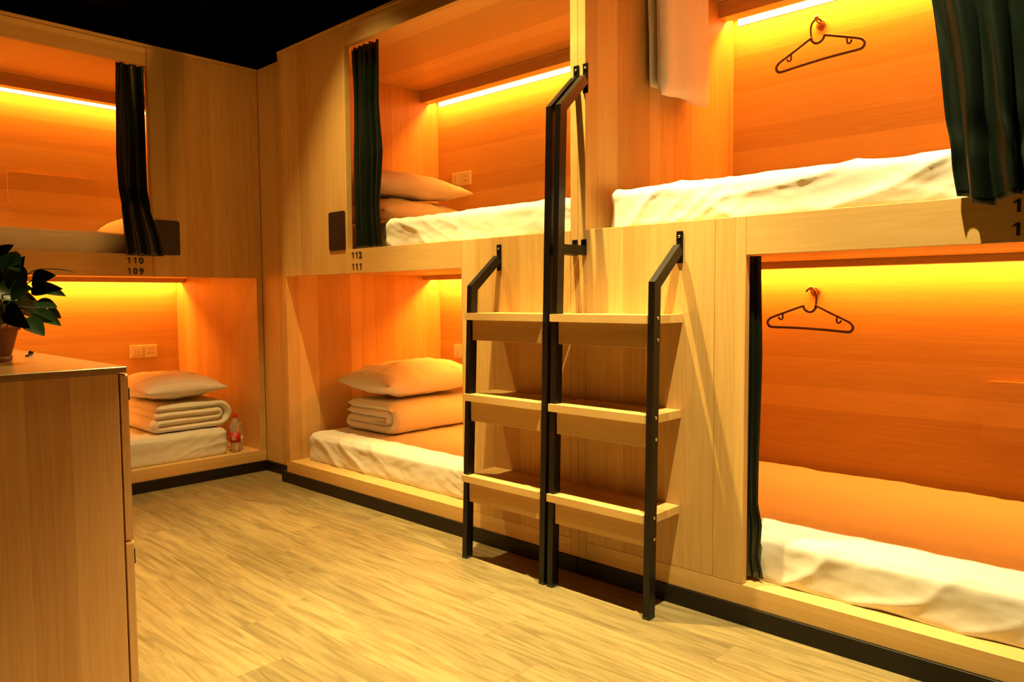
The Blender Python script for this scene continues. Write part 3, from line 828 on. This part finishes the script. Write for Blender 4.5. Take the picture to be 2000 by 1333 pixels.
# ------------------------------------------------------------ towel in the right upper bunk
tr = empty('towel_rail', (2.32, .64, 2.44), 'short steel towel rail high on the side wall of the right upper bunk', 'towel rail')
bm = bmesh.new(); tube(bm, [(2.345, .34, 2.445), (2.345, .86, 2.445)], .006, 10)
for yy in (.35, .85): tube(bm, [(2.3055, yy, 2.445), (2.345, yy, 2.445)], .006, 10)
link('bar', bm, M_chrome, tr, True)
def towel():
    bm = bmesh.new()
    # thick folded towel draped over the rail: front leaf long, rear leaf shorter, closed at the near edge
    def leaf(y0, y1, x0, x1, zt, zb0, zb1, seed, nyy=36, nz_=44):
        G = {}
        for s in (0, 1):
            for i in range(nz_+1):
                for j in range(nyy+1):
                    k = i/nz_; v = j/nyy
                    y = lerp(y0, y1, v); zb = lerp(zb0, zb1, v)+.006*math.sin(v*5)
                    z = lerp(zt, zb, k)
                    round_e = max(.0, 1-abs(2*v-1)**7)**.5; round_b = max(0, 1-max(0, (k-.90)/.10)**2)**.5
                    e = max(.04, round_e*round_b)
                    mid = (x0+x1)/2; hw = (x1-x0)/2*e
                    fold = .011*math.sin(v*11+seed)*k + .005*nz(v*6, z*3, seed)
                    x = mid+(hw if s else -hw)+fold*.7
                    # leans out a little
                    y2 = y + (k*.012)
                    x = max(x, 2.3070+.0004*s)
                    G[(s, i, j)] = bm.verts.new((x, y2, z))
        for i in range(nz_):
            for j in range(nyy):
                for s in (0, 1):
                    q = [G[(s, i, j)], G[(s, i, j+1)], G[(s, i+1, j+1)], G[(s, i+1, j)]]
                    bm.faces.new(q if s else q[::-1])
            for j in (0, nyy):
                bm.faces.new((G[(0, i, j)], G[(1, i, j)], G[(1, i+1, j)], G[(0, i+1, j)]))
        for j in range(nyy):
            for i in (0, nz_):
                bm.faces.new((G[(0, i, j)], G[(1, i, j)], G[(1, i, j+1)], G[(0, i, j+1)]))
    leaf(.395, .72, 2.309, 2.337, 2.450, 1.975, 1.985, 1.0)
    leaf(.38, .765, 2.352, 2.420, 2.452, 1.930, 1.950, 2.3)
    # the roll over the rail
    pts = [Vector((2.35+.0, y, 2.452)) for y in (.39, .46, .55, .64, .72, .76)]
    n = 16; rings = []
    for p in pts:
        rings.append([bm.verts.new((p.x+.052*math.cos(2*math.pi*q/n)+.015, p.y, p.z+.022*math.sin(2*math.pi*q/n))) for q in range(n)])
    for A, B in zip(rings, rings[1:]):
        for q in range(n): bm.faces.new((A[q], A[(q+1) % n], B[(q+1) % n], B[q]))
    bm.faces.new(rings[0][::-1]); bm.faces.new(rings[-1])
    return tag(link('towel', bm, M_towel, None, True, origin=(2.345, .6, 2.445)), 'folded white towel hanging on the side wall of the right upper bunk', 'towel')
towel()

# ------------------------------------------------------------ bottles in the left lower bunk
def bottle(c, label, full=True, sc=1.0):
    t = empty('drink_bottle', c, label, 'bottle')
    pr = [(.024, 0), (.030, .004), (.032, .02), (.030, .045), (.0315, .06), (.0315, .13), (.029, .140), (.032, .155), (.030, .175), (.020, .205), (.013, .215), (.012, .226)]
    bm = bmesh.new(); lathe(bm, [(r*sc, z*sc) for r, z in pr], (c[0], c[1], c[2]+.0005)); link('bottle_body', bm, M_pet, t, True)
    bm = bmesh.new(); lathe(bm, [(.0145*sc, .222*sc), (.0150*sc, .224*sc), (.0150*sc, .240*sc), (.012*sc, .243*sc)], c); link('bottle_cap', bm, M_red if full else M_labelw, t, True)
    bm = bmesh.new(); lathe(bm, [(.0322*sc, .064*sc), (.0322*sc, .126*sc)], c); lb = link('bottle_label', bm, M_label if full else M_labelw, t, True)
    if full:
        bm = bmesh.new()
        for k in range(3):
            a = math.radians(-62+k*16); x = c[0]+.0328*math.cos(a); y = c[1]+.0328*math.sin(a)
            r = bmesh.ops.create_cube(bm, size=1)
            for v in r['verts']:
                q = Matrix.Rotation(a, 3, 'Z') @ Vector((v.co.x*.0006, v.co.y*.004, v.co.z*.030)); v.co = q+Vector((x, y, c[2]+.095))
        link('label_mark', bm, M_labelw, lb)
bottle((-.418, -.088, ZL), 'clear plastic bottle with red cap and red label beside the left lower mattress')
bottle((-.478, -.032, ZL), 'pale plastic bottle standing behind the red-labelled one', False, .72)

# ------------------------------------------------------------ storage cabinet with plant
CX, CF, CZ = 2.04, -1.588, .93
cb = empty('storage_cabinet', (1.34, -1.82, 0), 'light wooden storage cabinet in the left foreground', 'cabinet')
CXL, CYB = .62, -2.06
boxes('cabinet_side', [(CX-.018, CX, CYB, -1.611, 0.0, CZ-.0165)], W_cabs, cb)
boxes('cabinet_side', [(CXL, CXL+.018, CYB, -1.611, 0.0, CZ-.0165)], W_cabs, cb)
boxes('cabinet_back', [(CXL+.019, CX-.019, CYB, CYB+.012, .04, CZ-.0165)], W_cabs, cb)
boxes('cabinet_top', [(CXL-.002, CX+.002, CYB-.002, CF-.001, CZ-.016, CZ)], W_cabt, cb, .002)
boxes('cabinet_plinth', [(CXL+.019, CX-.019, -1.68, -1.64, 0, .06)], W_cabs, cb)
boxes('cabinet_shelf', [(CXL+.019, CX-.019, CYB+.013, -1.62, .46, .478)], W_cabt, cb)
nd = 3; dw = (CX-CXL)/nd
for r_, (z0, z1) in enumerate(((.065, .470), (.474, CZ-.020))):
    for i in range(nd):
        x0 = CXL+i*dw+.0015; x1 = CXL+(i+1)*dw-.0015
        bm = prism(bmesh.new(), rrect(x0, x1, z0, z1, .006, 3), 1, -1.6055, -1.587)
        d = link('cabinet_door', bm, W_cabs, cb)
        hz = (z1-.06) if r_ == 0 else (z0+.06)
        hx = x1-.03 if i != nd-1 else x0+.03
        bm = bmesh.new(); tube(bm, [(hx, -1.587, hz), (hx, -1.578, hz), (hx, -1.570, hz)], [.005, .005, .012], 14); link('door_knob', bm, M_chrome, d, True)
boxes('door_lock', [(CX-.012, CX-.002, -1.5868, -1.5835, .842, .874)], M_steel, cb, .001)
boxes('door_catch', [(CX-.012, CX-.002, -1.5868, -1.5835, .41, .45)], M_steel, cb, .001)
# small bolt lying on the top
sc = empty('loose_screw', (1.40, -1.648, CZ), 'small dark screw lying on the cabinet top beside the pot', 'screw')
bm = bmesh.new(); tube(bm, [(1.452, -1.668, CZ+.0035), (1.372, -1.636, CZ+.0035)], .0032, 8); link('shank', bm, M_steel, sc, True)
bm = bmesh.new(); tube(bm, [(1.372, -1.636, CZ+.0075), (1.364, -1.633, CZ+.0075)], .007, 10); link('screw_head', bm, M_steel, sc, True)

PC = Vector((1.585, -1.80, CZ))
pl = empty('potted_plant', PC, 'dark green leafy houseplant in a terracotta pot on the cabinet', 'plant')
bm = bmesh.new(); lathe(bm, [(.060, 0), (.063, .003), (.065, .012), (.065, .016)], PC, 32); link('saucer', bm, M_pot, pl, True)
bm = bmesh.new(); lathe(bm, [(.058, .0165), (.062, .018), (.080, .085), (.080, .088), (.086, .089), (.087, .108), (.080, .109), (.077, .100), (.074, .096)], PC, 32); link('pot', bm, M_pot, pl, True)
bm = bmesh.new(); lathe(bm, [(.075, .090), (.074, .097), (.03, .101)], PC, 24); link('soil', bm, M_soil, pl, True)
def leaf(bm, base, tip, width, nrm, droop=.2, curl=.25):
    base = Vector(base); tip = Vector(tip); d = tip-base; L = d.length; d.normalize()
    n = Vector(nrm); n = (n-d*n.dot(d)).normalized(); sd = d.cross(n)
    rows = []; K = 9
    for i in range(K+1):
        t = i/K
        wd = width*.5*(math.sin(math.pi*min(1, t*1.0)**.62)**.85) if 0 < t < 1 else 0
        p = base+d*(L*t)-n*(droop*L*t*t*.6)
        if wd <= 1e-6: rows.append([bm.verts.new(p)]); continue
        rows.append([bm.verts.new(p+sd*wd*q+n*(abs(q)**1.5*wd*curl)) for q in (-1, -.5, 0, .5, 1)])
    for A, B in zip(rows, rows[1:]):
        if len(A) == 1 and len(B) > 1:
            for j in range(4): bm.faces.new((A[0], B[j], B[j+1]))
        elif len(B) == 1 and len(A) > 1:
            for j in range(4): bm.faces.new((A[j], A[j+1], B[0]))
        elif len(A) > 1:
            for j in range(4): bm.faces.new((A[j], A[j+1], B[j+1], B[j]))
bml = bmesh.new(); bms = bmesh.new()
# leaf blades: base, tip (metres from the foot of the pot), width, facing
LEAFS = [((0.135, 0.087, 0.226), (0.219, 0.119, 0.24), 0.0486, (0.94, -0.39, 0.32)),
         ((0.104, 0.114, 0.207), (0.159, 0.162, 0.186), 0.0372, (0.56, -0.57, 0.76)),
         ((0.158, 0.078, 0.201), (0.245, 0.125, 0.205), 0.0429, (0.58, -0.27, 0.2)),
         ((0.121, 0.098, 0.168), (0.173, 0.136, 0.153), 0.0429, (0.23, -0.58, 0.84)),
         ((0.094, 0.1, 0.145), (0.164, 0.147, 0.1), 0.0429, (0.5, -0.42, 0.64)),
         ((0.073, 0.138, 0.147), (0.089, 0.168, 0.12), 0.0314, (0.25, -0.63, 0.37)),
         ((0.15, 0.065, 0.124), (0.213, 0.091, 0.079), 0.0515, (0.73, -0.1, 0.26)),
         ((-0.009, 0.095, 0.212), (-0.03, 0.15, 0.152), 0.0572, (0.19, -0.63, 0.16)),
         ((0.091, 0.049, 0.266), (0.094, 0.082, 0.21), 0.0657, (0.66, -0.59, 0.17)),
         ((0.02, 0.042, 0.297), (0.134, 0.06, 0.251), 0.0715, (0.87, -0.22, 0.65)),
         ((0.05, 0.011, 0.266), (0.124, 0.044, 0.325), 0.0715, (0.92, -0.37, 0.85)),
         ((-0.027, 0.049, 0.212), (0.085, 0.075, 0.295), 0.08, (0.43, -0.6, 0.93)),
         ((-0.009, 0.009, 0.211), (-0.038, 0.043, 0.314), 0.0715, (0.52, -0.57, 0.76)),
         ((0.084, 0.034, 0.154), (0.197, 0.055, 0.1), 0.0572, (0.19, -0.57, 0.22)),
         ((0.039, 0.02, 0.154), (0.009, 0.067, 0.095), 0.0629, (0.61, -0.55, 0.8)),
         ((0.112, 0.007, 0.21), (0.143, 0.057, 0.175), 0.0772, (0.92, -0.38, 0.89)),
         ((0.118, -0.019, 0.169), (0.111, 0.028, 0.141), 0.0715, (0.04, -0.72, 0.42)),
         ((-0.045, 0.092, 0.242), (-0.034, 0.115, 0.302), 0.0572, (0.39, -0.87, 0.2)),
         ((-0.021, 0.002, 0.269), (-0.023, -0.019, 0.325), 0.0657, (0.32, -0.55, 0.77)),
         ((-0.04, -0.021, 0.212), (-0.114, -0.064, 0.241), 0.0572, (0.83, -0.24, 0.61)),
         ((-0.038, -0.023, 0.169), (-0.169, -0.071, 0.14), 0.0572, (0.27, -0.51, 0.81)),
         ((0.024, -0.024, 0.141), (0.046, -0.076, 0.087), 0.0515, (0.81, -0.19, 0.55)),
         ((0.18, -0.023, 0.116), (0.191, -0.038, 0.077), 0.0515, (0.06, -0.63, 0.82)),
         ((0.167, 0.028, 0.189), (0.211, 0.067, 0.206), 0.06, (0.59, -0.71, 0.57)),
         ((0.15, 0.017, 0.25), (0.129, 0.054, 0.309), 0.0657, (0.28, -0.43, 0.59)),
         ((0.068, 0.072, 0.097), (0.023, 0.114, 0.112), 0.0343, (0.39, -0.87, 0.2)),
         ((-0.138, -0.025, 0.243), (-0.187, -0.074, 0.301), 0.0572, (0.48, -0.72, 0.42)),
         ((-0.036, 0.095, 0.183), (-0.056, 0.145, 0.119), 0.0572, (0.96, -0.44, 0.48)),
         ((-0.049, 0.051, 0.139), (0.011, 0.082, 0.182), 0.0715, (0.49, -0.28, 0.55)),
         ((-0.135, 0.036, 0.243), (-0.145, 0.095, 0.245), 0.0858, (0.86, -0.54, 0.77)),
         ((-0.104, 0.092, 0.213), (-0.101, 0.125, 0.152), 0.0629, (0.93, -0.29, 0.76)),
         ((-0.108, 0.05, 0.093), (-0.058, 0.078, 0.138), 0.0629, (0.17, -0.58, 0.32))]
random.seed(11)
for q in range(34):
    a = random.uniform(0, 2*math.pi); rr = random.uniform(.02, .075); zz = random.uniform(.13, .25)
    b = Vector((rr*math.cos(a), rr*math.sin(a), zz)); L = random.uniform(.055, .085)
    d = Vector((math.cos(a+random.uniform(-.6, .6)), math.sin(a+random.uniform(-.6, .6)), random.uniform(-.5, .7))).normalized()
    tipv = b+d*L
    if tipv.x*.73+tipv.y*.68 > .105: continue
    LEAFS.append((tuple(b), tuple(tipv), random.uniform(.035, .055), (random.uniform(-.5, .9), random.uniform(-.8, .4), random.uniform(.1, .9))))
random.seed(5)
for i, (b0, t0, wm, nr) in enumerate(LEAFS):
    base = PC+Vector(b0); tip = PC+Vector(t0)
    leaf(bml, base, tip, wm, nr, random.uniform(0, .18), random.uniform(.1, .35))
    root = PC+Vector((random.uniform(-.045, .045), random.uniform(-.045, .045), .095))
    mid = root.lerp(base, .5)+Vector((0, 0, .03))
    tube(bms, smooth_path([root, mid, base], 4), .0018, 6)
tube(bms, smooth_path([PC+Vector(q) for q in ((0.054, 0.067, 0.211), (0.086, 0.101, 0.252), (0.12, 0.133, 0.259), (0.157, 0.167, 0.255), (0.175, 0.184, 0.248))], 4), [.0016]*13+[.0012, .001, .0008, .0006], 6)
link('foliage', bml, M_leaf, pl, True); link('stems', bms, M_stem, pl, True)
